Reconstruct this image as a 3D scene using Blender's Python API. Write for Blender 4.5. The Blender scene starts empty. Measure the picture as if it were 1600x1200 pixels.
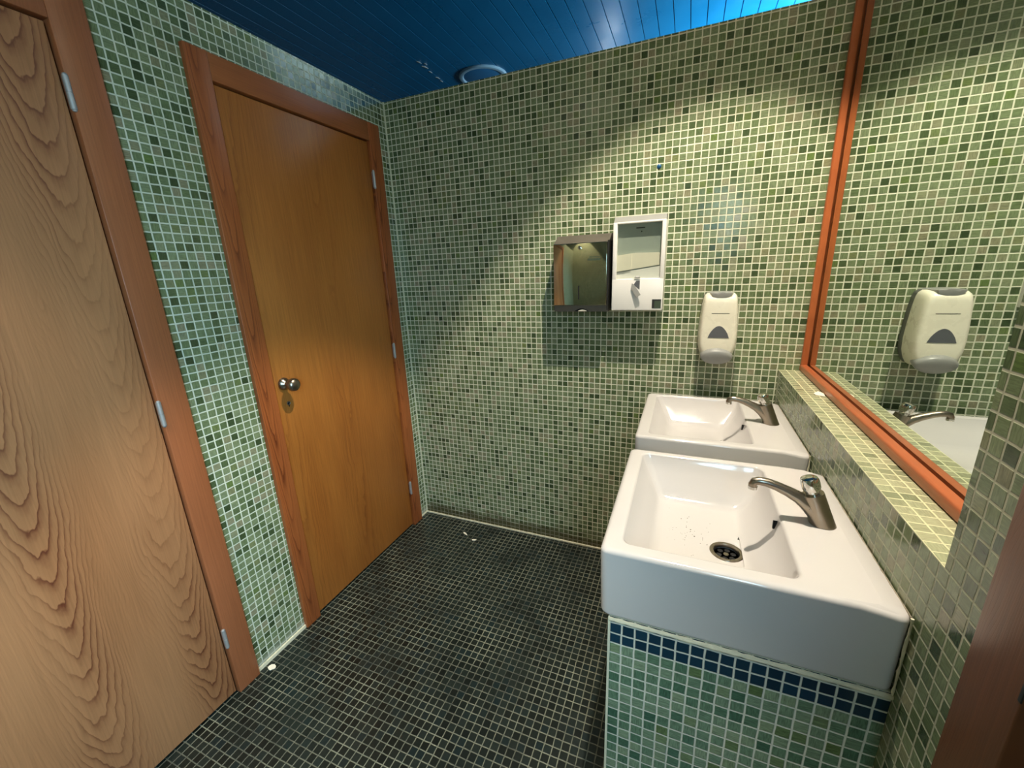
import bpy, bmesh, math, random
from mathutils import Vector, Matrix
random.seed(7)
S = bpy.context.scene
COL = S.collection
PI = math.pi

# ------------------------------------------------------------------ helpers: colour and nodes
def lin(c):
    return tuple(((x/255)/12.92 if x/255 <= .04045 else ((x/255+.055)/1.055)**2.4) for x in c) + (1.0,)

class NT:
    def __init__(s, name):
        s.mat = bpy.data.materials.new(name); s.mat.use_nodes = True
        s.t = s.mat.node_tree; s.bsdf = s.t.nodes['Principled BSDF']
    def n(s, typ, **kw):
        nd = s.t.nodes.new(typ)
        for k, v in kw.items(): setattr(nd, k, v)
        return nd
    def l(s, a, b): s.t.links.new(a, b)
    def put(s, sock, v):
        if isinstance(v, bpy.types.NodeSocket): s.l(v, sock)
        else: sock.default_value = v
    def m(s, op, a, b=None, c=None):
        nd = s.n('ShaderNodeMath', operation=op)
        s.put(nd.inputs[0], a)
        if b is not None: s.put(nd.inputs[1], b)
        if c is not None: s.put(nd.inputs[2], c)
        return nd.outputs[0]
    def rng(s, v, a, b, c, d, smooth=False):
        nd = s.n('ShaderNodeMapRange')
        if smooth: nd.interpolation_type = 'SMOOTHSTEP'
        for i, x in enumerate((v, a, b, c, d)): s.put(nd.inputs[i], x)
        return nd.outputs[0]
    def xyz(s):
        c = s.n('ShaderNodeTexCoord'); sp = s.n('ShaderNodeSeparateXYZ'); s.l(c.outputs['Object'], sp.inputs[0])
        return {'x': sp.outputs[0], 'y': sp.outputs[1], 'z': sp.outputs[2], 'v': c.outputs['Object']}
    def vec(s, a, b, c):
        nd = s.n('ShaderNodeCombineXYZ')
        for i, x in enumerate((a, b, c)): s.put(nd.inputs[i], x)
        return nd.outputs[0]
    def noise(s, v, scale, detail=2, rough=.5):
        nd = s.n('ShaderNodeTexNoise'); s.put(nd.inputs['Vector'], v)
        nd.inputs['Scale'].default_value = scale; nd.inputs['Detail'].default_value = detail; nd.inputs['Roughness'].default_value = rough
        return nd.outputs['Fac']
    def white(s, v):
        nd = s.n('ShaderNodeTexWhiteNoise', noise_dimensions='3D'); s.l(v, nd.inputs['Vector'])
        return nd.outputs['Value'], nd.outputs['Color']
    def ramp(s, f, stops, interp='LINEAR'):
        nd = s.n('ShaderNodeValToRGB'); e = nd.color_ramp.elements; nd.color_ramp.interpolation = interp
        while len(e) < len(stops): e.new(.5)
        for q, (p, c) in zip(e, stops): q.position = p; q.color = c
        s.l(f, nd.inputs[0]); return nd.outputs[0]
    def mix(s, f, a, b, mode='MIX'):
        nd = s.n('ShaderNodeMix', data_type='RGBA', blend_type=mode)
        s.put(nd.inputs[0], f); s.put(nd.inputs[6], a); s.put(nd.inputs[7], b)
        return nd.outputs[2]
    def bump(s, h, strength, dist):
        nd = s.n('ShaderNodeBump'); nd.inputs['Strength'].default_value = strength; nd.inputs['Distance'].default_value = dist
        s.l(h, nd.inputs['Height']); s.l(nd.outputs[0], s.bsdf.inputs['Normal'])
    def set(s, **kw):
        for k, v in kw.items(): s.put(s.bsdf.inputs[k.replace('_', ' ')], v)
        return s.mat

def plain(name, rgb, rough=.5, metal=0., var=.06, scale=25, bumpd=0, spec=.5, coat=0):
    t = NT(name); c = t.xyz(); f = t.noise(c['v'], scale, 3)
    col = t.mix(f, tuple(x*(1-var*2) for x in lin(rgb)[:3])+(1,), tuple(min(1, x*(1+var*2)) for x in lin(rgb)[:3])+(1,))
    if bumpd: t.bump(f, .4, bumpd)
    return t.set(Base_Color=col, Roughness=t.rng(f, 0, 1, rough*.85, rough*1.15), Metallic=metal, Specular_IOR_Level=spec, Coat_Weight=coat)

P = .026                      # mosaic pitch
def tile(name, plane, u0, v0, stops, grout, grout2, gw=.13, streak=(.75, 1.3), rough=.16, seed=0., dirt=None, gtnoise=(.42, .62, 6.), band=None, tilt=.9, wob=.10):
    t = NT(name); c = t.xyz(); U, V = c[plane[0]], c[plane[1]]
    wn = t.noise(c['v'], 38, 1); wn2 = t.noise(t.vec(t.m('ADD', c['x'], 3.3), t.m('ADD', c['y'], 1.7), c['z']), 38, 1)
    a = t.m('ADD', t.m('DIVIDE', t.m('SUBTRACT', U, u0), P), t.m('MULTIPLY', t.m('SUBTRACT', wn, .5), wob))
    b = t.m('ADD', t.m('DIVIDE', t.m('SUBTRACT', V, v0), P), t.m('MULTIPLY', t.m('SUBTRACT', wn2, .5), wob))
    ia, ib = t.m('FLOOR', a), t.m('FLOOR', b); fa, fb = t.m('SUBTRACT', a, ia), t.m('SUBTRACT', b, ib)
    d = t.m('MINIMUM', t.m('MINIMUM', fa, t.m('SUBTRACT', 1., fa)), t.m('MINIMUM', fb, t.m('SUBTRACT', 1., fb)))
    mask = t.rng(d, gw/2-.02, gw/2+.035, 0, 1, True)
    r, rc = t.white(t.vec(ia, ib, seed))
    sp = t.n('ShaderNodeSeparateColor'); t.l(rc, sp.inputs[0]); r1, r2, r3 = sp.outputs
    body = t.ramp(r, stops)
    off = t.m('MULTIPLY', r3, 13.)
    s1 = t.noise(t.vec(t.m('MULTIPLY', U, 60.), t.m('MULTIPLY', V, 420.), off), 1., 2, .6)
    s2 = t.noise(t.vec(t.m('MULTIPLY', U, 420.), t.m('MULTIPLY', V, 60.), off), 1., 2, .6)
    st = t.m('ADD', t.m('MULTIPLY', s1, t.m('GREATER_THAN', r2, .5)), t.m('MULTIPLY', s2, t.m('LESS_THAN', r2, .5001)))
    k = t.rng(st, .3, .7, streak[0], streak[1])
    body = t.mix(1., body, t.vec(k, k, k), 'MULTIPLY')
    if band:                                   # rows of another tile colour at the top
        z0, rgb = band
        body = t.mix(t.m('GREATER_THAN', V, z0), body, t.mix(r, lin(rgb), tuple(x*1.5 for x in lin(rgb)[:3])+(1,)))
    g = t.mix(t.rng(t.noise(c['v'], gtnoise[2], 4, .65), gtnoise[0], gtnoise[1], 0, 1), lin(grout), lin(grout2))
    col = t.mix(mask, g, body)
    if dirt:                                   # grime that has settled above the floor line
        h, rgb, amt = dirt
        dn = t.noise(t.vec(t.m('MULTIPLY', U, 9.), t.m('MULTIPLY', V, 30.), 0.), 1., 4, .6)
        col = t.mix(t.m('MULTIPLY', t.rng(t.m('ADD', c['z'], t.m('MULTIPLY', t.m('SUBTRACT', dn, .5), h*1.6)), h*.3, h, 1, 0, True), amt), col, lin(rgb))
    tl = t.m('ADD', t.m('MULTIPLY', t.m('SUBTRACT', r1, .5), fa), t.m('MULTIPLY', t.m('SUBTRACT', r3, .5), fb))
    hgt = t.m('MULTIPLY', mask, t.m('ADD', 1., t.m('ADD', t.m('MULTIPLY', tl, tilt), t.m('MULTIPLY', st, .10))))
    t.bump(hgt, .6, .0016)
    rr = t.mix(mask, (.8, .8, .8, 1), (rough,)*3+(1,))
    return t.set(Base_Color=col, Roughness=rr, Specular_IOR_Level=.45)

GREEN = [(0, lin((58, 72, 46))), (.10, lin((78, 93, 62))), (.3, lin((100, 115, 80))), (.6, lin((113, 126, 93))), (.82, lin((124, 136, 103))), (.93, lin((134, 130, 104))), (1, lin((92, 112, 62)))]
TEAL = [(0, lin((54, 88, 70))), (.15, lin((74, 106, 84))), (.5, lin((100, 126, 102))), (.8, lin((114, 136, 112))), (.93, lin((124, 142, 114))), (1, lin((76, 100, 54)))]
PALE = [(0, lin((122, 126, 98))), (.3, lin((150, 150, 120))), (.7, lin((162, 161, 130))), (1, lin((136, 142, 112)))]
BLACK = [(0, lin((12, 18, 16))), (.4, lin((20, 27, 24))), (.8, lin((28, 36, 33))), (1, lin((16, 30, 32)))]
ZT = 2.2405
ZR = ZT-.28*P
M = {}
M['t_back'] = tile('mosaic_back', 'xz', 0, ZR, GREEN, (212, 212, 188), (220, 219, 196), gw=.13, seed=1., dirt=(.10, (72, 62, 38), .8))
M['t_left'] = tile('mosaic_left', 'yz', 0, ZR, GREEN, (198, 206, 188), (208, 214, 196), seed=2., dirt=(.05, (170, 172, 160), .7), gw=.135)
M['t_right'] = tile('mosaic_right', 'yz', .008, 1.0145, GREEN, (170, 172, 150), (182, 182, 160), seed=3., gw=.12)
M['t_front'] = tile('mosaic_front', 'xz', 0, ZR, GREEN, (212, 212, 188), (220, 219, 196), seed=4.)
M['t_ledge'] = tile('mosaic_ledge', 'yx', .008, 1.7728, PALE, (204, 202, 162), (212, 209, 168), seed=5., gw=.09, streak=(.8, 1.25))
M['t_ped'] = tile('mosaic_plinth', 'xz', 1.3105, .6735, TEAL, (196, 200, 188), (206, 208, 194), seed=6., band=(.6735, (14, 44, 60)), gw=.12, streak=(.7, 1.35))
M['t_pedside'] = tile('mosaic_plinth_side', 'yz', -1.1715, .6735, TEAL, (196, 200, 188), (206, 208, 194), seed=7., band=(.6735, (14, 44, 60)), gw=.12)
M['t_floor'] = tile('mosaic_floor', 'xy', .004, .003, BLACK, (62, 65, 57), (132, 134, 116), seed=8., gw=.105, gtnoise=(.36, .70, 5.), rough=.3, streak=(.9, 1.15), tilt=.5)
M['grout'] = plain('grout', (205, 205, 182), .8, var=.05, scale=60)
M['caulk'] = plain('caulk', (214, 208, 182), .55, var=.10, scale=70, bumpd=.002)
M['plaster'] = plain('plaster', (120, 122, 118), .8)
M['dark_void'] = plain('stall_dark', (20, 20, 22), .9)
M['ceramic'] = plain('white_ceramic', (200, 195, 192), .09, var=.01, scale=6, spec=.55)
M['steel'] = plain('brushed_steel', (158, 147, 133), .29, 1., var=.06, scale=40)
M['satin'] = plain('satin_metal', (176, 176, 176), .42, .55, var=.04, scale=40)
M['sealant_dirty'] = plain('dirty_sealant', (150, 140, 122), .7, var=.25, scale=90)
M['chrome'] = plain('chrome', (214, 212, 206), .09, 1., var=.03, scale=20)
M['mirrorsteel'] = plain('polished_steel', (196, 190, 172), .045, 1., var=.02, scale=12)
M['darksteel'] = plain('dark_steel', (112, 104, 96), .42, .55, var=.08, scale=30)
M['dark_edge'] = plain('dark_plastic', (34, 32, 28), .45)
M['hole'] = plain('black_hole', (8, 8, 8), .8)
M['whiteplastic'] = plain('white_plastic', (236, 232, 226), .3, var=.01)
M['creamplastic'] = plain('cream_plastic', (232, 226, 206), .28, var=.015, spec=.45)
M['greyplastic'] = plain('grey_plastic', (142, 142, 138), .35, var=.03)
M['greydark'] = plain('slate_plastic', (92, 94, 98), .25, var=.05)
M['greyplate'] = plain('grey_backplate', (88, 90, 84), .45, var=.04)
M['paper'] = plain('paper', (232, 224, 206), .85, var=.03, scale=40)
M['windowback'] = plain('smoked_panel', (152, 160, 152), .4, var=.03)
M['bluecap'] = plain('blue_cap', (20, 78, 122), .4)
M['labelgreen'] = plain('dark_green_label', (62, 74, 56), .5)
M['dirt'] = plain('dirt', (92, 78, 62), .9)
M['white_lamp'] = plain('lamp_white', (140, 170, 190), .3, var=.01)
M['can'] = plain('lamp_can', (60, 58, 54), .6)

def mirror_mat():
    t = NT('mirror_glass'); c = t.xyz(); f = t.noise(c['v'], 4, 2)
    return t.set(Base_Color=t.mix(f, (.70, .77, .73, 1), (.73, .79, .75, 1)), Metallic=1., Roughness=.012)
M['mirror'] = mirror_mat()
def pane_mat():
    t = NT('clear_window'); c = t.xyz(); tr = t.n('ShaderNodeBsdfTransparent'); gl = t.n('ShaderNodeBsdfGlossy'); gl.inputs['Roughness'].default_value = .12
    t.l(t.mix(t.noise(c['v'], 20), (.93, .95, .93, 1), (.95, .96, .94, 1)), tr.inputs[0]); mx = t.n('ShaderNodeMixShader'); mx.inputs[0].default_value = .06
    t.l(tr.outputs[0], mx.inputs[1]); t.l(gl.outputs[0], mx.inputs[2])
    t.l(mx.outputs[0], t.t.nodes['Material Output'].inputs[0]); return t.mat
M['pane'] = pane_mat()
def emis(name, rgb, k):
    t = NT(name); return t.set(Base_Color=rgb+(1,), Emission_Color=rgb+(1,), Emission_Strength=k)
M['bulb'] = emis('lit_bulb', (1., .86, .62), 6.)

def wood(name, light, mid, dark, ua='y', va='z', per=.3, u0=0., A=60., B=9., K=1.6, strength=.8, seed=0., rough=.38, fine=.16, warp=.35, jag=.5):
    t = NT(name); c = t.xyz(); U, V = c[ua], c[va]
    n1 = t.noise(t.vec(t.m('MULTIPLY', U, 7.), t.m('MULTIPLY', V, 1.6), seed), 1., 3, .55)
    n3 = t.noise(t.vec(t.m('MULTIPLY', U, 60.), t.m('MULTIPLY', V, 22.), seed), 1., 2, .5)
    x = t.m('ADD', t.m('DIVIDE', t.m('SUBTRACT', U, u0), per), t.m('MULTIPLY', t.m('SUBTRACT', n1, .5), warp))
    cell = t.m('FLOOR', t.m('ADD', x, .5)); w = t.m('SUBTRACT', x, cell)
    rv, rcl = t.white(t.vec(cell, seed, 2.))
    q = t.m('MULTIPLY', t.m('MULTIPLY', w, w), A)
    h = t.m('ADD', t.m('SUBTRACT', t.m('MULTIPLY', V, B), q), t.m('MULTIPLY', n1, K))
    h = t.m('ADD', t.m('ADD', h, t.m('MULTIPLY', n3, jag)), t.m('MULTIPLY', rv, 7.))
    fr = t.m('FRACT', h)
    band = t.ramp(fr, [(0, (0, 0, 0, 1)), (.45, (.12, .12, .12, 1)), (.78, (.5, .5, .5, 1)), (.93, (1, 1, 1, 1)), (1, (0, 0, 0, 1))])
    n2 = t.noise(t.vec(t.m('MULTIPLY', U, 5.), t.m('MULTIPLY', V, 1.1), seed+4), 1., 2, .5)
    zone = t.rng(t.m('ABSOLUTE', w), .12, .42, 1., .22, True)
    zone = t.m('MULTIPLY', zone, t.rng(n2, .35, .62, .25, 1., True))
    bw = t.m('MULTIPLY', t.m('MULTIPLY', band, zone), strength)
    g = t.noise(t.vec(t.m('MULTIPLY', U, 260.), t.m('MULTIPLY', V, 5.), seed), 1., 3, .6)
    base = t.mix(t.rng(n2, .3, .7, 0, 1), lin(light), lin(mid))
    col = t.mix(bw, base, lin(dark))
    k = t.rng(g, .3, .7, 1-fine, 1+fine); col = t.mix(1., col, t.vec(k, k, k), 'MULTIPLY')
    t.bump(t.m('ADD', t.m('MULTIPLY', g, .5), t.m('MULTIPLY', band, -.4)), .25, .0006)
    return t.set(Base_Color=col, Roughness=rough, Specular_IOR_Level=.4)
M['door_ply'] = wood('pine_ply_far', (168, 106, 46), (152, 90, 36), (112, 58, 20), per=.34, u0=-.5, A=60., B=2.2, K=2.2, strength=.5, seed=3.1, fine=.16)
M['door_ply_near'] = wood('pine_ply_near', (168, 120, 82), (156, 107, 70), (96, 48, 30), per=.25, u0=-1.29, A=52., B=14., K=2.0, strength=1., jag=.8, seed=1.3, fine=.10)
M['case_near'] = wood('casing_near', (156, 94, 60), (146, 86, 52), (122, 66, 40), per=.2, u0=-1.3, A=70., B=2.5, strength=.3, seed=5.1, fine=.12)
M['case_far'] = wood('casing_far', (164, 94, 48), (150, 80, 40), (88, 34, 14), per=.085, u0=-.895, A=22., B=5., K=2.4, strength=1., seed=6.3, fine=.12)
M['case_head'] = wood('casing_head', (156, 91, 50), (146, 81, 42), (118, 60, 28), ua='z', va='y', per=.2, u0=2.0, A=70., B=2.5, strength=.3, seed=7.7, fine=.12)
M['case_entry'] = wood('casing_entry', (112, 70, 42), (100, 60, 36), (76, 42, 24), per=.2, u0=-1.25, A=70., B=2.5, strength=.3, seed=8.7, fine=.12)
M['leaf_entry'] = wood('leaf_entry', (120, 84, 76), (108, 74, 70), (80, 52, 48), per=.3, u0=-1.7, A=60., B=6., strength=.4, seed=9.2)
M['mirror_wood_v'] = wood('mirror_frame_upright', (172, 96, 54), (158, 82, 44), (116, 54, 26), per=.05, u0=-.02, A=30., B=2., strength=.35, seed=2.2, rough=.28, fine=.16)
M['mirror_wood_h'] = wood('mirror_frame_rail', (168, 92, 56), (154, 78, 46), (112, 50, 28), ua='z', va='y', per=.05, u0=1.03, A=30., B=2., strength=.35, seed=2.7, rough=.26, fine=.16)
def ceil_mat():
    t = NT('blue_painted_boards'); c = t.xyz(); f = t.noise(c['v'], 3, 4, .6); g = t.noise(t.vec(t.m('MULTIPLY', c['x'], 90.), t.m('MULTIPLY', c['y'], 4.), 0.), 1., 3)
    col = t.mix(f, lin((6, 88, 130)), lin((12, 108, 154)))
    t.bump(g, .15, .0012)
    return t.set(Base_Color=col, Roughness=t.rng(f, .3, .7, .22, .38), Specular_IOR_Level=.5)
M['ceil'] = ceil_mat()

# ------------------------------------------------------------------ helpers: meshes
class MB:
    def __init__(s): s.b = bmesh.new(); s.mats = []
    def mi(s, m):
        if m not in s.mats: s.mats.append(m)
        return s.mats.index(m)
    def face(s, vs, m, smooth=False):
        try: f = s.b.faces.new(vs)
        except ValueError: return
        f.material_index = s.mi(m); f.smooth = smooth; return f
    def box(s, x0, x1, y0, y1, z0, z1, m, bev=0, **fm):
        """fm: px,nx,py,ny,pz,nz = material of that side"""
        v = [s.b.verts.new((x, y, z)) for x in (x0, x1) for y in (y0, y1) for z in (z0, z1)]
        q = {'nx': (0, 1, 3, 2), 'px': (4, 6, 7, 5), 'ny': (0, 4, 5, 1), 'py': (2, 3, 7, 6), 'nz': (0, 2, 6, 4), 'pz': (1, 5, 7, 3)}
        fs = [s.face([v[i] for i in ix], fm.get(k, m)) for k, ix in q.items()]
        if bev:
            es = list({e for f in fs for e in f.edges})
            r = bmesh.ops.bevel(s.b, geom=es, offset=bev, segments=3, profile=.5, affect='EDGES')
            for f in r['faces']: f.smooth = True
        return s
    def loft(s, loops, m, cap0=True, cap1=True, smooth=True):
        L = [[s.b.verts.new(p) for p in lp] for lp in loops]
        n = len(L[0])
        for a, b in zip(L, L[1:]):
            for i in range(n): s.face([a[i], a[(i+1) % n], b[(i+1) % n], b[i]], m, smooth)
        if cap0: s.face(list(reversed(L[0])), m, False)
        if cap1: s.face(L[-1], m, False)
        return s
    def tube(s, pts, rad, m, n=16, caps=True, squash=None):
        pts = [Vector(p) for p in pts]; loops = []; up = Vector((0, 1, 0))
        for i, p in enumerate(pts):
            d = (pts[min(i+1, len(pts)-1)]-pts[max(i-1, 0)]).normalized()
            u = up.cross(d)
            if u.length < 1e-3: u = Vector((1, 0, 0)).cross(d)
            u.normalize(); w = d.cross(u)
            r = rad[i] if isinstance(rad, (list, tuple)) else rad
            loops.append([p+u*(r*math.cos(2*PI*k/n))+w*(r*(squash or 1)*math.sin(2*PI*k/n)) for k in range(n)])
        return s.loft(loops, m, caps, caps)
    def lathe(s, prof, org, axis, m, n=28, caps=True):
        """prof: (radius, height along axis)"""
        ax = Vector(axis).normalized(); u = ax.orthogonal().normalized(); w = ax.cross(u); o = Vector(org)
        return s.loft([[o+ax*h+u*(r*math.cos(2*PI*k/n))+w*(r*math.sin(2*PI*k/n)) for k in range(n)] for r, h in prof], m, caps, caps)
    def prism(s, poly, d, m, smooth=False):
        """poly: list of 3-D points, d: extrusion vector"""
        d = Vector(d); return s.loft([[Vector(p) for p in poly], [Vector(p)+d for p in poly]], m, True, True, smooth)
    def build(s, name, parent=None, loc=None, angle=35):
        bmesh.ops.recalc_face_normals(s.b, faces=s.b.faces[:])
        me = bpy.data.meshes.new(name); s.b.to_mesh(me); s.b.free()
        for m in s.mats: me.materials.append(M[m])
        try: me.set_sharp_from_angle(angle=math.radians(angle))
        except Exception: pass
        o = bpy.data.objects.new(name, me); COL.objects.link(o)
        if parent:
            o.parent = parent
            if not parent.parent: o.matrix_parent_inverse = Matrix.Translation(-parent.location)   # parts keep scene coordinates
        return o

def empty(name, loc):
    o = bpy.data.objects.new(name, None); o.location = loc; o.empty_display_size = .05; COL.objects.link(o); return o
def tag(o, label, cat, group=None, kind=None):
    o['label'] = label; o['category'] = cat
    if group: o['group'] = group
    if kind: o['kind'] = kind
    return o
def struct(o, label, cat): return tag(o, label, cat, kind='structure')
def dup(root, delta):
    r = root.copy(); COL.objects.link(r); r.location = root.location+Vector(delta)
    def rec(src, dst):
        for ch in src.children:
            c = ch.copy(); COL.objects.link(c); c.parent = dst; c.matrix_parent_inverse = ch.matrix_parent_inverse.copy(); rec(ch, c)
    rec(root, r); return r

R, XM = 1.7728, 1.8656        # face of the washbasin wall, plane of the mirror
ZL = 1.0145                   # ledge height
YN = -1.2                     # near end of the mirror niche
YF = -2.95                     # front wall
ZC = 2.9                      # ceiling

# ------------------------------------------------------------------ the setting
b = MB(); b.box(-2.2, 3.2, YF, 3.3, -.1, 0, 'plaster', pz='t_floor')
struct(b.build('floor'), 'floor of small black mosaic tiles with pale worn grout', 'floor')

b = MB(); b.box(-.1, 2.1, 0, .1, 0, ZT, 't_back', py='plaster', nx='plaster', px='plaster', pz='caulk')
struct(b.build('wall_back'), 'green mosaic wall carrying the dispensers, ending below the ceiling', 'wall')

D2 = dict(y0=-.925, y1=-.076, l0=-.855, l1=-.150, zl=2.04, zf=2.118)
D1 = dict(y0=-1.997, y1=-1.145, l0=-1.927, l1=-1.222, zl=2.04, zf=2.118)
b = MB()
def lw(y0, y1, z0, z1): b.box(-.1, 0, y0, y1, z0, z1, 'plaster', px='t_left', pz='caulk')
lw(D2['l1']+.01, 0, 0, ZT); lw(D2['l0']-.01, D2['l1']+.01, D2['zl']+.01, ZT); lw(D1['l1']+.01, D2['l0']-.01, 0, ZT)
lw(D1['l0']-.01, D1['l1']+.01, D1['zl']+.01, ZT); lw(YF, D1['l0']-.01, 0, ZT)
struct(b.build('wall_left'), 'green mosaic wall around the two wooden stall doors', 'wall')

ED = dict(y0=-2.16, y1=-1.303, l0=-2.07, l1=-1.386, zl=2.04, zf=2.118)
b = MB(); ZN = 2.5
b.box(R, 2.0, YN, 0, 0, ZL, 't_right', pz='t_ledge')
b.box(XM+.004, 2.0, YN, 0, ZL, ZN, 't_right')
b.box(R, 2.0, YN, 0, ZN, ZC, 't_right')
b.box(R, 2.0, ED['l1']+.01, YN, 0, ZC, 't_right', py='t_front')
b.box(R, 2.0, ED['l0']-.01, ED['l1']+.01, ED['zl']+.01, ZC, 't_right')
WY0, WY1, WZ0, WZ1 = -2.88, -2.26, 1.0, 2.1
b.box(R, 2.0, WY1, ED['l0']-.01, 0, ZC, 't_right'); b.box(R, 2.0, YF, WY0, 0, ZC, 't_right')
b.box(R, 2.0, WY0, WY1, 0, WZ0, 't_right', pz='grout'); b.box(R, 2.0, WY0, WY1, WZ1, ZC, 't_right')
struct(b.build('wall_right'), 'green mosaic wall behind the basins with a ledge under the mirror', 'wall')

b = MB(); b.box(-2.2, 3.2, YF-.12, YF, 0, ZC, 't_front', ny='plaster')
struct(b.build('wall_front'), 'green mosaic wall behind the camera', 'wall')
b = MB(); b.box(-2.2, 3.2, 3.3, 3.4, 0, ZC, 'plaster')
struct(b.build('wall_far'), 'plain grey wall of the room beyond the mosaic partition', 'wall')
b = MB(); b.box(-2.3, -2.2, YF, 3.3, 0, ZC, 'plaster')
struct(b.build('wall_outer'), 'plain grey wall behind the stalls', 'wall')
b = MB(); b.box(3.2, 3.3, YF, 3.3, 0, ZC, 'plaster')
struct(b.build('wall_side'), 'plain grey wall beyond the washroom', 'wall')

# unseen window added beside the camera to let in cool light
w = empty('added_window_1', (R+.12, (WY0+WY1)/2, WZ0)); struct(w, 'unseen white framed window added beside the camera for cool light', 'window')
b = MB(); f = .05
for x0, x1, z0, z1 in ((WY0, WY0+f, WZ0, WZ1), (WY1-f, WY1, WZ0, WZ1), (WY0+f, WY1-f, WZ0, WZ0+f), (WY0+f, WY1-f, WZ1-f, WZ1)):
    b.box(R+.10, R+.15, x0, x1, z0, z1, 'whiteplastic')
b.build('added_window_frame', w)

# ceiling of tongue-and-groove boards running towards the back wall
LX, LY = 1.47, -.85
EX, EY = .45, -2.55
b = MB(); bw = .0945
def boards(x0, x1, y0, y1):
    g, dp = .0032, .007; pr = []
    n0, n1 = math.floor(x0/bw), math.ceil(x1/bw)
    pr.append((x0, ZC))
    for i in range(n0, n1+1):
        c = i*bw
        if x0+g < c < x1-g: pr += [(c-g, ZC), (c-.0015, ZC+dp), (c+.0015, ZC+dp), (c+g, ZC)]
    pr.append((x1, ZC)); tp = ZC+.03
    for (xa, za), (xb, zb) in zip(pr, pr[1:]):
        v = [b.b.verts.new(p) for p in ((xa, y0, za), (xb, y0, zb), (xb, y1, zb), (xa, y1, za))]; b.face(v, 'ceil')
    b.box(x0, x1, y0, y1, ZC+.02, tp, 'ceil')
hx0, hx1, hy0, hy1 = LX-.188, LX+.188, LY-.188, LY+.188
ex0, ex1, ey0, ey1 = EX-.188, EX+.188, EY-.188, EY+.188
boards(-2.2, ex0, YF, 3.3); boards(ex1, hx0, YF, 3.3); boards(ex0, ex1, YF, ey0); boards(ex0, ex1, ey1, 3.3)
boards(hx1, 3.2, YF, 3.3); boards(hx0, hx1, YF, hy0); boards(hx0, hx1, hy1, 3.3)
struct(b.build('ceiling'), 'ceiling of narrow blue painted boards above the tiled walls', 'ceiling')

# pale sealant beads
b = MB(); b.box(.0, R, -.007, .0, 0, .007, 'caulk'); b.box(0, .006, D2['y1'], -.007, 0, .006, 'caulk')
struct(b.build('trim_1'), 'cream sealant bead where the back wall meets the floor', 'trim')
b = MB(); b.box(.0, .006, -.006, 0, .007, ZT, 'grout')
struct(b.build('trim_2'), 'pale grout bead in the corner between door and back wall', 'trim')
b = MB(); b.box(0, .006, D1['y1'], D2['y0'], 0, .014, 'caulk')
struct(b.build('trim_3'), 'pale grout line under the strip of wall between the doors', 'trim')

# ------------------------------------------------------------------ doors
def hinge(y, z, parent, x=.014, sgn=1):
    h = MB(); h.lathe([(.0062, -.036), (.0062, -.001), (.0052, -.0006), (.0052, .0006), (.0062, .001), (.0062, .036)], (x+.0015, y, z), (0, 0, 1), 'satin', 14)
    h.lathe([(.0035, .036), (.0056, .0365), (.0042, .040), (.001, .0415)], (x+.0015, y, z), (0, 0, 1), 'satin', 12, True)
    h.lathe([(.001, -.0415), (.0042, -.040), (.0056, -.0365), (.0035, -.036)], (x+.0015, y, z), (0, 0, 1), 'satin', 12, True)
    h.box(x-.006, x, y-.004, y+.004, z-.034, z+.034, 'satin')
    return h.build('hinge', parent)
def door(name, D, leaf, case, hy, label, hz, head='case_head', cx=.016):
    d = empty(name, (0, (D['l0']+D['l1'])/2, 0)); struct(d, label, 'door')
    g = .006
    b = MB(); b.box(-.034, .004, D['l0']+g, D['l1']-g, .012, D['zl']-g, leaf, bev=.0015); lf = b.build('leaf', d)
    for y0, y1 in ((D['y0'], D['l0']), (D['l1'], D['y1'])):
        b = MB(); b.box(-.09, cx, y0, y1, 0, D['zf'], case, bev=.002); b.build('jamb', d)
    b = MB(); b.box(-.09, cx-.0008, D['l0'], D['l1'], D['zl'], D['zf']-.0005, head, bev=.002); b.build('head', d)
    # the rebate the leaf closes against
    b = MB(); b.box(-.06, -.036, D['l0'], D['l0']+.015, 0, D['zl'], 'dark_edge'); b.box(-.06, -.036, D['l1']-.015, D['l1'], 0, D['zl'], 'dark_edge')
    b.box(-.06, -.036, D['l0'], D['l1'], D['zl']-.015, D['zl'], 'dark_edge'); b.build('door_stop', d)
    for z in hz: hinge(hy, z, d)
    return d, lf
d2, leaf2 = door('door_2', D2, 'door_ply', 'case_far', D2['l1'], 'orange wooden stall door with round knob, next to the back wall', (1.876, 1.055, .247))
b = MB(); yk, zk = -.808, 1.052
b.lathe([(.0245, .004), (.0245, .007), (.022, .013), (.015, .018), (.0105, .022), (.0105, .034), (.016, .039), (.0225, .046), (.0255, .055), (.0245, .064), (.019, .071), (.010, .0745), (.002, .0755)], (0, yk, zk), (1, 0, 0), 'steel')
b.build('knob', leaf2)
b = MB(); b.lathe([(.0075, .0042), (.0075, .0062), (.006, .0068), (.0045, .0055)], (0, -.803, .972), (1, 0, 0), 'darksteel', 20)
b.box(.004, .0066, -.8045, -.8015, .958, .970, 'hole'); b.lathe([(.0045, .0056), (.001, .0058)], (0, -.803, .972), (1, 0, 0), 'hole', 16); b.build('keyhole', leaf2)
d1, leaf1 = door('door_1', D1, 'door_ply_near', 'case_near', D1['l1'], 'wooden stall door with bold contour grain, nearest the camera', (1.891, 1.073, .245), head='case_near')

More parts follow.
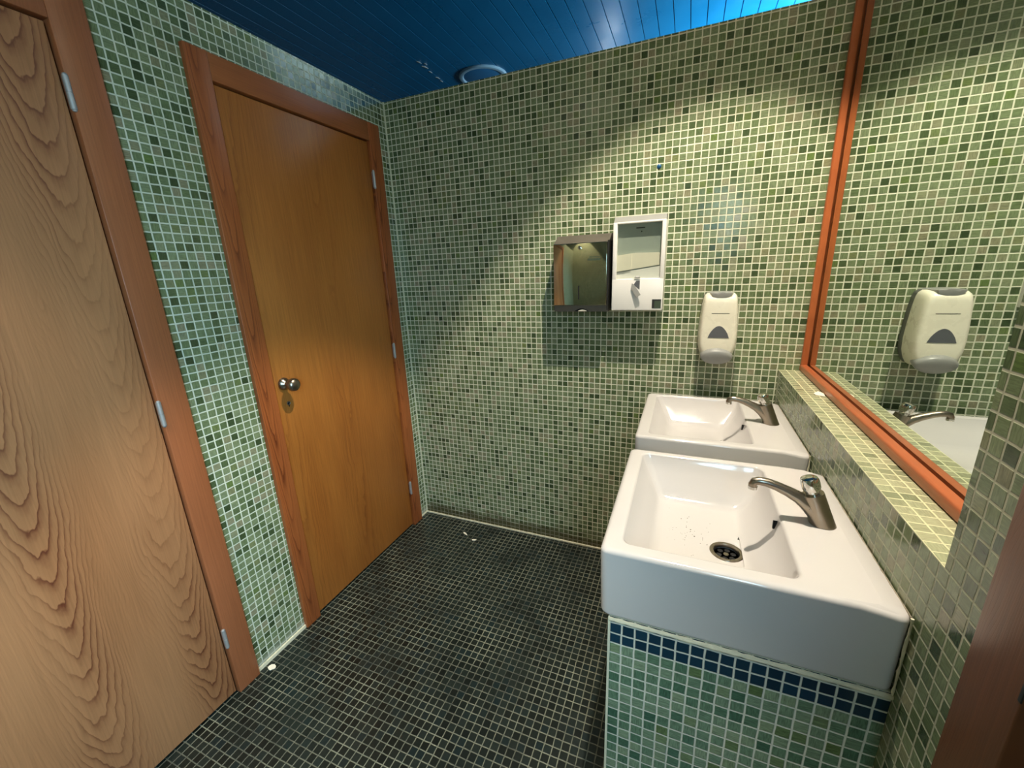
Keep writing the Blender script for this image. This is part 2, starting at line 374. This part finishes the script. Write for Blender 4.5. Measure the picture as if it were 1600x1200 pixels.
d3 = empty('door_3', (R, (ED['l0']+ED['l1'])/2, 0)); struct(d3, 'brown wooden doorway at the right edge beside the near basin', 'door')
b = MB(); b.box(R+.05, R+.09, ED['l0']+.004, ED['l1']-.004, .012, ED['zl'], 'leaf_entry', bev=.0015); b.build('leaf', d3)
for y0, y1 in ((ED['y0'], ED['l0']), (ED['l1'], ED['y1'])):
    b = MB(); b.box(R-.014, R+.20, y0, y1, 0, ED['zf'], 'case_entry', bev=.002); b.build('jamb', d3)
b = MB(); b.box(R-.0132, R+.20, ED['l0'], ED['l1'], ED['zl']+.004, ED['zf'], 'case_entry', bev=.002); b.build('head', d3)
b = MB(); b.box(R-.0150, R-.0135, ED['l1']-.0005, ED['l1']+.0045, .99, 1.055, 'dark_edge', bev=.0008); b.build('strike_plate', d3)

# ------------------------------------------------------------------ mirror in its niche
mr = empty('wall_mirror', (XM, YN/2, ZL)); tag(mr, 'large wall mirror in an orange wooden frame standing on the tiled ledge', 'mirror')
b = MB(); b.box(XM, XM+.0035, YN+.002, -.002, ZL+.002, ZN-.002, 'mirror'); b.build('mirror_glass', mr)
FX = 1.8415; FH = .027; FW = .020
def rail(poly, d, m, nm): bb = MB(); bb.prism(poly, d, m, False); return bb.build(nm, mr)
def rounded(a0, a1, c0, c1, r=.006):        # profile in (x, other), rounded at the front
    pts = [(XM-.0002, c0)]
    for k in range(5): t = -PI/2-k*PI/8; pts.append((a0+r+r*math.cos(t), c0+r+r*math.sin(t)))
    for k in range(5): t = PI-k*PI/8; pts.append((a0+r+r*math.cos(t), c1-r+r*math.sin(t)))
    pts += [(XM-.0045, c1), (XM-.0045, c1-.009), (XM-.0002, c1-.009)]; return pts      # rebate next to the glass
rail([(x, YN+.001, z) for x, z in rounded(FX, XM, ZL+.0005, ZL+FH)], (0, -YN-.002, 0), 'mirror_wood_h', 'frame_rail')
rail([(x, YN+.001, z) for x, z in rounded(FX, XM, ZN-FH, ZN-.0005)], (0, -YN-.002, 0), 'mirror_wood_h', 'frame_rail')
rail([(x, -y-FW-.0005, ZL+FH) for x, y in rounded(FX, XM, -FW, -.0005)], (0, 0, ZN-ZL-2*FH), 'mirror_wood_v', 'frame_upright')
rail([(x, y, ZL+FH) for x, y in rounded(FX, XM, YN+.001, YN+FW)], (0, 0, ZN-ZL-2*FH), 'mirror_wood_v', 'frame_upright')

# ------------------------------------------------------------------ tiled plinth under the basins
PX0, PY0, PZ = 1.3105, -1.1665, .741
b = MB(); b.box(PX0, R-.0006, PY0, -.0005, 0, PZ, 'grout', ny='t_ped', nx='t_pedside')
for z0, z1 in ((0, .6735),): pass
b.box(PX0-.002, PX0+.003, PY0-.002, PY0+.003, 0, PZ-.003, 'grout')
pl = tag(b.build('tiled_plinth'), 'pale green mosaic plinth with two dark blue rows under the basins', 'plinth')
b = MB()
n = 40; lp = []
for i in range(n+1):
    x = PX0+(R-PX0)*i/n; r = .004+.0025*random.random()
    lp.append([(x, PY0-.001+r*math.cos(a)*.8, PZ-.006+r*math.sin(a)) for a in [2*PI*k/8 for k in range(8)]])
b.loft(lp, 'caulk'); b.build('sealant', pl)

# ------------------------------------------------------------------ washbasins
SX0, SX1, SY0, SY1, SZ = 1.2885, R-.0005, -1.172, -.672, .9014
def rr(x0, x1, y0, y1, r, z, n=7, tilt=None):
    pts = []
    r = min(r, (x1-x0)/2.01, (y1-y0)/2.01)
    for cx, cy, a0 in ((x1-r, y1-r, 0), (x0+r, y1-r, PI/2), (x0+r, y0+r, PI), (x1-r, y0+r, 1.5*PI)):
        for k in range(n):
            a = a0+PI/2*k/(n-1); pts.append((cx+r*math.cos(a), cy+r*math.sin(a)))
    out = []
    for i, (x, y) in enumerate(pts):
        out.append((x, y))
        if i % n == n-1:                       # straight side: subdivide evenly
            X, Y = pts[(i+1) % len(pts)]
            for k in range(1, 9): out.append((x+(X-x)*k/9, y+(Y-y)*k/9))
    return [(x, y, z if tilt is None else z+tilt(x, y)) for x, y in out]
sk = empty('washbasin', (1.53, -.922, .742))
ZB = .7425
lps = []
lps.append(rr(SX0+.03, SX1, SY0+.03, SY1-.03, .015, ZB))
lps.append(rr(SX0+.012, SX1, SY0+.010, SY1-.010, .018, ZB))
for k in range(1, 5):
    a = PI/2*k/4; lps.append(rr(SX0+.012-.010*math.sin(a), SX1, SY0+.010-.009*math.sin(a), SY1-.010+.009*math.sin(a), .018, ZB+.010-.010*math.cos(a)))
for k in range(0, 6):
    a = PI/2*k/5; q = .009*(1-math.cos(a)); lps.append(rr(SX0+q, SX1-q*.3, SY0+q, SY1-q, .016, SZ-.009+.009*math.sin(a), tilt=lambda x, y: -.007 if x > SX1-.02 else 0.))
lps.append(rr(SX0+.012, SX1-.033, SY0+.011, SY1-.011, .014, SZ+.0002))
lps.append(rr(SX0+.014, SX1-.034, SY0+.013, SY1-.013, .013, SZ+.0002))
OX0, OX1, OY0, OY1 = SX0+.040, 1.632, SY0+.037, SY1-.028
for k in range(0, 6):
    a = PI/2*k/5; q = .007
    lps.append(rr(OX0-q+q*math.sin(a), OX1+q-q*math.sin(a), OY0-q+q*math.sin(a), OY1+q-q*math.sin(a), .020, SZ-q+q*math.cos(a)))
# basin wall: long gentle slope on the left, two slopes under the tap
lev = [(.040, .022, .008, .018, .030), (.078, .044, .034, .036, .062), (.086, .0495, .046, .041, .071), (.0925, .057, .053, .048, .081), (.0960, .070, .064, .060, .095)]
for dzv, l, r_, n_, f_ in lev:
    lps.append(rr(OX0+l, OX1-r_, OY0+n_, OY1-f_, .018, SZ-dzv))
DX, DY = 1.537, -.957
def ring(r, z, cnt):     # ring of cnt points matching the rounded rectangle ordering
    src = lps[-1]; out = []
    for x, y, _ in src:
        a = math.atan2(y-DY, x-DX); out.append((DX+r*math.cos(a), DY+r*math.sin(a), z))
    return out
lps.append(ring(.060, SZ-.0978, 0)); lps.append(ring(.036, SZ-.1003, 0)); lps.append(ring(.030, SZ-.1025, 0)); lps.append(ring(.0285, SZ-.110, 0))
b = MB(); b.loft(lps, 'ceramic', True, True, True); b.build('basin', sk, angle=50)
# drain
dr = MB(); zd = SZ-.1005
dr.lathe([(.0255, -.006), (.0255, -.002), (.0275, .0015), (.031, .0024), (.034, .0018), (.0352, .0002), (.0352, -.003)], (DX, DY, zd), (0, 0, 1), 'steel', 36, False)
dr.lathe([(.0256, -.0075), (.006, -.0075), (.0055, -.0055), (.001, -.0052)], (DX, DY, zd), (0, 0, 1), 'steel', 36, True)
dro = dr.build('drain', sk)
hb = MB()
for k in range(6):
    a = 2*PI*k/6+.3
    hb.lathe([(.0058, -.0074), (.0058, -.0066), (.005, -.0064), (.0004, -.0064)], (DX+.0155*math.cos(a), DY+.0155*math.sin(a), zd), (0, 0, 1), 'hole', 14, True)
hb.build('drain_holes', dro)
ov = MB(); ov.prism([(1.6325, -.935+.0035*math.cos(a), .878+(.0065 if math.sin(a) > 0 else -.0065)+.0035*math.sin(a)) for a in [2*PI*i/20 for i in range(20)]], (-.0098, 0, -.0), 'hole'); ov.build('overflow', sk)

# sealant along the wall
b = MB(); lp = []
for i in range(41):
    y = SY0+.006+(SY1-SY0-.012)*i/40; r = .0015+.002*random.random()
    lp.append([(SX1-.001-r*.9*(1+math.cos(a))/2, y, SZ-.008+r*math.sin(a)) for a in [2*PI*k/8 for k in range(8)]])
b.loft(lp, 'sealant_dirty')
lp = []
for i in range(16):
    z = ZB+.0+(SZ-ZB-.004)*i/15; r = .003+.004*random.random()
    lp.append([(SX1-.001-r*.8*(1+math.cos(a))/2, SY0-r*.6*(1+math.sin(a))/2+.002, z) for a in [2*PI*k/8 for k in range(8)]])
b.loft(lp, 'caulk'); b.build('sealant', sk)
tag(sk, 'white rectangular ceramic washbasin nearer the camera, specks of dirt near its drain', 'washbasin', 'white washbasins on the plinth')
sk2 = dup(sk, (0, .600, 0)); tag(sk2, 'white rectangular ceramic washbasin farther away, below the cream soap dispenser', 'washbasin', 'white washbasins on the plinth')

# dirt in the near basin
b = MB()
rnd = random.Random(3)
spots = [(rnd.gauss(1.455, .034), rnd.gauss(-.905, .048), rnd.choice((.0008, .001, .0013, .0008))) for _ in range(46)]+[(1.47, -.925, .0022), (1.462, -.9, .0018), (1.44, -.86, .0015), (1.452, -.93, .0014)]
def basin_floor_z(x, y):
    return SZ-.0972-.0025*max(0, 1-math.hypot(x-DX, y-DY)/.12)
for x, y, r in spots:
    if not (1.405 < x < 1.522 and -1.05 < y < -.80) or math.hypot(x-DX, y-DY) < .04: continue
    z = basin_floor_z(x, y)
    b.lathe([(r, -.001), (r, .0004), (r*.6, .0010), (r*.1, .0012)], (x, y, z), (rnd.uniform(-.2, .2), rnd.uniform(-.2, .2), 1), 'dirt', 6, True)
tag(b.build('dirt_specks'), 'scattered brown dirt specks on the floor of the near basin', 'dirt', kind='stuff')

# ------------------------------------------------------------------ taps
def tap(y):
    f = empty('faucet', (1.708, y, SZ))
    b = MB(); c0 = Vector((1.7085, y, SZ+.0008)); c1 = Vector((1.6835, y, .9680)); lp = []
    for i in range(9):
        t = i/8; c = c0.lerp(c1, t); r = .0245+(.0190-.0245)*t**.8
        tl = .36*t
        lp.append([(c.x+r*math.cos(a), c.y+r*.98*math.sin(a), c.z+tl*r*math.cos(a)*1.0) for a in [2*PI*k/28 for k in range(28)]])
    b.loft(lp, 'steel'); body = b.build('body', f)
    b = MB()
    pts = [(1.703, y, .917), (1.690, y, .931), (1.676, y, .9435), (1.660, y, .9545), (1.640, y, .9645), (1.618, y, .9735), (1.600, y, .9785), (1.586, y, .9795), (1.577, y, .9765), (1.5745, y, .9700), (1.5750, y, .9640)]
    b.tube(pts, [.0195, .0185, .0158, .0132, .0112, .0100, .0094, .0090, .0088, .0086, .0084], 'steel', 18, True); sp = b.build('spout', f)
    b = MB(); b.lathe([(.0094, 0), (.0094, .006), (.0075, .0065), (.0072, .004), (.001, .004)], (1.5752, y, .9600), (0, 0, 1), 'chrome', 18); b.build('aerator', sp)
    b = MB(); ax = Vector((-.32, 0, 1)).normalized(); o = c1+ax*.001
    b.lathe([(.0125, -.004), (.0125, .006), (.0155, .008), (.0172, .013), (.0175, .022), (.0168, .030), (.0150, .0345), (.010, .037), (.002, .0375)], o, ax, 'chrome', 30)
    b.build('push_button', f)
    return f
t1 = tap(-.938); tag(t1, 'steel push tap on the near washbasin, spout over the drain', 'tap', 'push taps on the basins')
t2 = dup(t1, (0, .604, 0)); tag(t2, 'steel push tap on the far washbasin, in front of the ledge end', 'tap', 'push taps on the basins')

# ------------------------------------------------------------------ soap dispenser
sd = empty('soap_dispenser', (1.537, 0, 1.05)); tag(sd, 'cream soap dispenser with grey push bar on the wall above far basin', 'soap dispenser')
def outline(k=1.0, dx=0, ztop=1.322, zbot=1.068, cx=1.537):
    key = [(0.000, .046), (.03, .0555), (.08, .060), (.22, .0645), (.45, .0685), (.65, .0705), (.82, .0680), (.93, .060), (1.0, .050)]
    L = []; rt = []
    for i in range(33):
        t = i/32
        for (a, wa), (c, wc) in zip(key, key[1:]):
            if a <= t <= c: w_ = wa+(wc-wa)*(t-a)/(c-a); break
        z = ztop+(zbot-ztop)*t
        rt.append((w_*k, z))
    zc = (ztop+zbot)/2
    pts = [(cx+w_, zc+(z-zc)*k) for w_, z in rt]+[(cx-w_, zc+(z-zc)*k) for w_, z in reversed(rt)]
    return pts
b = MB(); b.loft([[(x, 0, z) for x, z in outline(.985)], [(x, -.018, z) for x, z in outline(1.0)], [(x, -.030, z) for x, z in outline(.985)]], 'greyplate'); b.build('backplate', sd)
b = MB(); lp = []
for y, k in ((-.030, .985), (-.050, .995), (-.075, .985), (-.090, .965), (-.100, .935), (-.107, .89), (-.111, .83), (-.1125, .74), (-.1130, .5)):
    lp.append([(x, y, z) for x, z in outline(k)])
b.loft(lp, 'creamplastic'); cov = b.build('cover', sd, angle=60)
# grey top grip
b = MB(); lp = []
for y, k in ((-.012, 1.), (-.085, 1.), (-.1085, .86), (-.1105, .5)):
    lp.append([(1.538+k*.040*math.cos(a), y, 1.3225+(k*.0225*math.sin(a) if math.sin(a) < 0 else .0035*math.sin(a))) for a in [2*PI*i/36 for i in range(36)]])
b.loft(lp, 'greyplastic'); b.build('top_grip', sd, angle=50)
# refill window
tri = []
for i in range(13):
    s_ = i/12; tri.append((1.538-.037+.074*s_, 1.154+.046*math.sin(PI*s_)**.75))
b = MB(); b.prism([(x, -.1128, z) for x, z in tri], (0, -.0016, 0), 'greydark'); b.build('refill_window', sd)
b = MB(); b.box(1.508, 1.569, -.1136, -.1128, 1.2472, 1.2490, 'dark_edge'); b.build('worn_lettering', sd)
# push bar
b = MB(); ax = Vector((0, -.84, -.34)).normalized(); u = Vector((1, 0, 0)); v = ax.cross(u); o = Vector((1.537, -.100, 1.083)); lp = []
for k, h in ((1., -.030), (1.02, -.004), (1., .010), (.95, .017), (.85, .021), (.6, .0245), (.3, .026)):
    lp.append([o+ax*h+u*(.057*k*math.cos(a))+v*(.033*k*math.sin(a)) for a in [2*PI*i/40 for i in range(40)]])
b.loft(lp, 'greyplastic'); b.build('push_bar', sd, angle=60)
b = MB(); b.lathe([(.007, 0), (.007, .02)], (1.537, -.055, 1.052), (0, 0, 1), 'whiteplastic', 14); b.build('nozzle', sd)

# ------------------------------------------------------------------ steel towel dispenser
td = empty('towel_dispenser', (.995, 0, 1.253)); tag(td, 'polished steel paper towel dispenser with slot, left of the white dispenser', 'towel dispenser')
TX0, TX1 = .880, 1.112
b = MB()
b.prism([(TX0, 0, 1.254), (TX0, -.108, 1.254), (TX0, -.108, 1.536), (TX0, -.045, 1.570), (TX0, 0, 1.572)], (TX1-TX0, 0, 0), 'darksteel'); b.build('body', td)
b = MB(); b.box(TX0+.001, TX1-.004, -.120, -.108, 1.281, 1.535, 'mirrorsteel', bev=.003); dr_ = b.build('front_cover', td)
b = MB(); b.box(TX1-.0035, TX1+.001, -.1195, -.02, 1.262, 1.540, 'dark_edge'); b.build('side_edge', td)
b = MB()
b.prism([(.9905+.0028*math.cos(a), -.1203, (1.361 if math.sin(a) > 0 else 1.3095)+.0028*math.sin(a)) for a in [2*PI*i/20 for i in range(20)]], (0, -.0006, 0), 'hole'); b.build('level_slot', dr_)
b = MB(); b.lathe([(.0075, 0), (.0075, .003), (.006, .004), (.001, .0042)], (.995, -.120, 1.516), (0, -1, 0), 'chrome', 20); b.box(.994, .996, -.1247, -.1238, 1.511, 1.521, 'hole'); b.build('lock', dr_)
b = MB(); b.box(1.028, 1.080, -.1207, -.1199, 1.463, 1.472, 'labelgreen'); b.box(1.034, 1.078, -.1207, -.1199, 1.4755, 1.479, 'labelgreen'); b.build('label', dr_)
b = MB(); b.prism([(.968+.066*s_, -.1083, 1.2555+.0125*math.sin(PI*s_)) for s_ in [i/14 for i in range(15)]], (0, -.001, 0), 'hole'); mo = b.build('outlet', td)
b = MB(); b.prism([(.985+.04*s_, -.1095, 1.2565+.0075*math.sin(PI*s_)) for s_ in [i/10 for i in range(11)]], (0, -.0008, 0), 'paper'); b.build('paper_edge', mo)

# ------------------------------------------------------------------ white paper dispenser
pd = empty('paper_dispenser', (1.225, 0, 1.258)); tag(pd, 'tall white paper dispenser with clear window, right of the steel one', 'paper dispenser')
X0, X1, Z0, Z1, FY = 1.1255, 1.3265, 1.258, 1.604, -.100
wx0, wx1, wz0, wz1 = 1.1425, 1.3105, 1.3855, 1.5965
b = MB()
b.box(X0, X1, -.072, 0, Z0, Z1, 'whiteplastic', bev=.003)
b.box(X0, X1, FY, -.072, Z0, wz0, 'whiteplastic', bev=.003)
b.box(X0, wx0, FY, -.072, wz0-.003, Z1, 'whiteplastic', bev=.003); b.box(wx1, X1, FY, -.072, wz0-.003, Z1, 'whiteplastic', bev=.003)
b.box(wx0-.003, wx1+.003, FY, -.072, wz1, Z1, 'whiteplastic', bev=.002)
b.build('body', pd)
b = MB(); b.prism([(X0+.002, 0, Z1-.001), (X0+.002, FY+.001, Z1-.001), (X0+.002, -.07, Z1+.022), (X0+.002, 0, Z1+.026)], (X1-X0-.004, 0, 0), 'greyplastic'); b.build('top_cap', pd)
b = MB(); b.box(wx0, wx1, -.0745, -.0715, wz0, wz1, 'windowback')
b.box(1.212, 1.246, -.0755, -.0745, 1.578, 1.582, 'hole'); b.lathe([(.0025, 0), (.0025, .001)], (1.233, -.0745, 1.566), (0, -1, 0), 'hole', 10); b.build('inner_panel', pd)
b = MB(); b.box(wx0+.0005, wx1-.0005, FY+.003, FY+.0042, wz0+.0005, wz1-.0005, 'pane'); b.build('clear_window', pd)
b = MB(); b.prism([(1.142, -.0755, 1.414), (1.306, -.0755, 1.436), (1.306, -.0755, 1.483), (1.212, -.0755, 1.486), (1.198, -.0755, 1.484), (1.142, -.0755, 1.478)], (0, -.012, 0), 'paper')
b.prism([(1.142, -.0875, 1.414), (1.198, -.0875, 1.4215), (1.200, -.0875, 1.482), (1.142, -.0875, 1.477)], (0, -.0035, 0), 'paper')
pp = b.build('folded_towels')
tag(pp, 'cream folded paper towels behind the window of the white dispenser', 'paper towels')
b = MB(); b.prism([(1.142, -.0755, 1.3858), (1.311, -.0755, 1.3858), (1.311, -.0755, 1.432), (1.142, -.0755, 1.411)], (0, -.010, 0), 'whiteplastic'); b.build('paper_tray', pd)
b = MB(); b.box(1.2145, 1.2375, FY-.004, FY, 1.3870, 1.3905, 'greyplastic'); b.box(1.218, 1.234, FY-.003, FY, 1.3905, 1.397, 'whiteplastic', bev=.001); b.build('catch', pd)
b = MB(); b.prism([(1.2225, FY-.0003, 1.377), (1.2365, FY-.0003, 1.3775), (1.2365, FY-.0003, 1.342), (1.212, FY-.0003, 1.361)], (0, -.0006, 0), 'greydark'); ho = b.build('lock_hole', pd)
b = MB(); b.prism([(1.206, FY-.001, 1.367), (1.213, FY-.003, 1.364), (1.231, FY-.006, 1.340), (1.2435, FY-.014, 1.3215), (1.236, FY-.014, 1.318), (1.229, FY-.014, 1.3095), (1.214, FY-.006, 1.330), (1.203, FY-.001, 1.3465)], (0, -.004, 0), 'greyplastic'); b.build('lever', pd)
b = MB(); b.box(1.287, 1.3215, FY-.0008, FY+.0002, 1.2665, 1.3025, 'dark_edge'); b.box(1.2965, 1.320, FY-.0012, FY-.0008, 1.2675, 1.296, 'labelgreen'); b.build('square_label', pd)

# ------------------------------------------------------------------ small things
b = MB(); b.lathe([(.0085, 0), (.0085, .002), (.006, .004), (.001, .0045)], (1.281, 0, 1.8075), (0, -1, 0), 'bluecap', 20)
tag(b.build('wall_plug'), 'small blue plug in the mosaic wall above the white dispenser', 'wall plug')
b = MB(); b.prism([(1.816, -.352, ZL+.0008), (1.838, -.362, ZL+.0012), (1.8405, -.335, ZL+.003), (1.826, -.330, ZL+.0075), (1.813, -.338, ZL+.002)], (0, 0, .002), 'paper')
tag(b.build('paper_scrap'), 'torn white paper scrap on the ledge against the mirror frame', 'paper scrap')
def chip(x, y, l, w, ang, nm, label, g='white scraps on the floor'):
    b = MB(); pts = []
    for i in range(9):
        a = 2*PI*i/9; q = .75+.4*random.random(); px, py = l*math.cos(a)*q, w*math.sin(a)*q
        pts.append((x+px*math.cos(ang)-py*math.sin(ang), y+px*math.sin(ang)+py*math.cos(ang), .0005))
    b.prism(pts, (0, 0, .0025), 'paper'); tag(b.build(nm), label, 'scrap', g)
chip(.340, -.124, .020, .006, -.5, 'floor_scrap', 'longer white scrap on the floor near the door corner, nearer the back wall')
chip(.4154, -.158, .014, .006, .35, 'floor_scrap', 'shorter white scrap on the floor, right of the longer one')
chip(.034, -1.112, .016, .012, .2, 'floor_scrap', 'pale crumb of mortar on the floor by the near door frame')

# ceiling lamps
def lamp(x, y, nm, label, lit):
    o = empty(nm, (x, y, ZC)); tag(o, label, 'ceiling light', 'round lamps in the blue ceiling')
    b = MB(); ri = .150 if not lit else .142
    if lit: b.lathe([(.27, .0), (.27, -.006), (.255, -.013), (.23, -.016), (.20, -.014), (.186, -.004), (.186, .004)], (x, y, ZC), (0, 0, 1), 'white_lamp', 48, False)
    else: b.lathe([(.188, .0), (.188, -.006), (.182, -.013), (.170, -.016), (.157, -.014), (ri, -.006), (ri, .004)], (x, y, ZC), (0, 0, 1), 'white_lamp', 48, False)
    b.build('rim', o)
    if lit:
        b = MB(); b.lathe([(.186, .0), (.186, .36), (.05, .40), (.002, .40)], (x, y, ZC), (0, 0, 1), 'can', 40, False); b.build('reflector', o)
        b = MB(); b.lathe([(.004, -.030), (.018, -.026), (.026, -.014), (.028, 0), (.022, .020), (.014, .04), (.014, .075)], (x, y, ZC+.305), (0, 0, 1), 'bulb', 20); b.build('bulb', o)
    else:
        b = MB(); b.lathe([(.156, -.004), (.130, -.009), (.07, -.013), (.002, -.014)], (x, y, ZC), (0, 0, 1), 'ceil_glass', 40, False); b.build('glass', o)
M['ceil_glass'] = plain('frosted_glass', (52, 112, 158), .25, var=.02)
lamp(-.163, 1.50, 'ceiling_light', 'round flush lamp in the blue ceiling seen over the back wall', False)
lamp(LX, LY, 'ceiling_light', 'round lit lamp in the ceiling above the basins', True)
lamp(EX, EY, 'ceiling_light', 'unseen round lamp added behind the camera to light the front wall', True)  # added lamp, brightens the front wall mirrored in the steel dispenser
# flaking paint near the far lamp
b = MB()
for x, y, l in ((-.468, 1.087, .02), (-.472, 1.17, .028), (-.478, 1.25, .014), (-.482, 1.36, .02), (-.44, 1.13, .012), (-.487, 1.42, .012)):
    b.prism([(x-l*.5, y-l, ZC-.0005), (x+l*.3, y-l*.6, ZC-.002), (x+l*.6, y+l*.5, ZC-.007), (x-l*.1, y+l, ZC-.001)], (0, 0, -.0015), 'whiteplastic')
tag(b.build('paint_flakes'), 'curled pale paint flakes on the blue ceiling left of the lamp', 'paint flakes', kind='stuff')

# ------------------------------------------------------------------ light
def light(typ, name, loc, energy, color, **kw):
    l = bpy.data.lights.new(name, typ); l.energy = energy; l.color = color
    for k, v in kw.items():
        if k not in ('aim',): setattr(l, k, v)
    o = bpy.data.objects.new(name, l); o.location = loc; COL.objects.link(o)
    if 'aim' in kw: o.rotation_euler = (Vector(kw['aim'])-Vector(loc)).to_track_quat('-Z', 'Y').to_euler()
    return o
light('POINT', 'room_bulb', (LX, LY, ZC+.255), 270, (1., .895, .73), shadow_soft_size=.014)
light('POINT', 'front_wall_fill', (EX, EY, ZC+.255), 150, (1., .895, .72), shadow_soft_size=.014)  # fill light of the added lamp, meant for the front wall
light('AREA', 'added_window_daylight', (R+.16, (WY0+WY1)/2, (WZ0+WZ1)/2), 31, (.47, .79, 1.), shape='RECTANGLE', size=WY1-WY0-.1, size_y=WZ1-WZ0-.1, aim=(.3, -1.2, .3), spread=math.radians(115))  # cool light coming in through the added window
light('AREA', 'far_room_daylight', (2.1, 1.7, 2.3), 56, (.62, .88, 1.), shape='RECTANGLE', size=.5, size_y=.4, aim=(1.4, 1.6, 2.9))
light('POINT', 'far_room_bulb', (.58, 2.85, 2.3), 5, (.8, .92, 1.), shadow_soft_size=.05)
W = bpy.data.worlds.new('world'); S.world = W; W.use_nodes = True
W.node_tree.nodes['Background'].inputs[0].default_value = (.5, .7, 1, 1); W.node_tree.nodes['Background'].inputs[1].default_value = .02

# ------------------------------------------------------------------ camera
cam = bpy.data.cameras.new('camera'); co = bpy.data.objects.new('camera', cam); COL.objects.link(co)
right = Vector((0.9233663394, 0.3818615058, -0.0397038235)); down = Vector((0.0671775442, -0.2625238625, -0.9625842296)); fwd = Vector((-0.3779970645, 0.8861506712, -0.2680582161))
mw = Matrix((right, -down, -fwd)).transposed().to_4x4(); mw.translation = Vector((1.41357481, -1.87202025, 1.43967801))
co.matrix_world = mw
cam.sensor_fit = 'HORIZONTAL'; cam.sensor_width = 36; cam.lens = 640.896/1600*36; cam.clip_start = .02
S.camera = co
S.view_settings.view_transform = 'Standard'; S.view_settings.look = 'None'; S.view_settings.exposure = 0; S.view_settings.gamma = 1; S.view_settings.use_curve_mapping = False
S.cycles.max_bounces = 10; S.cycles.diffuse_bounces = 6; S.cycles.glossy_bounces = 6
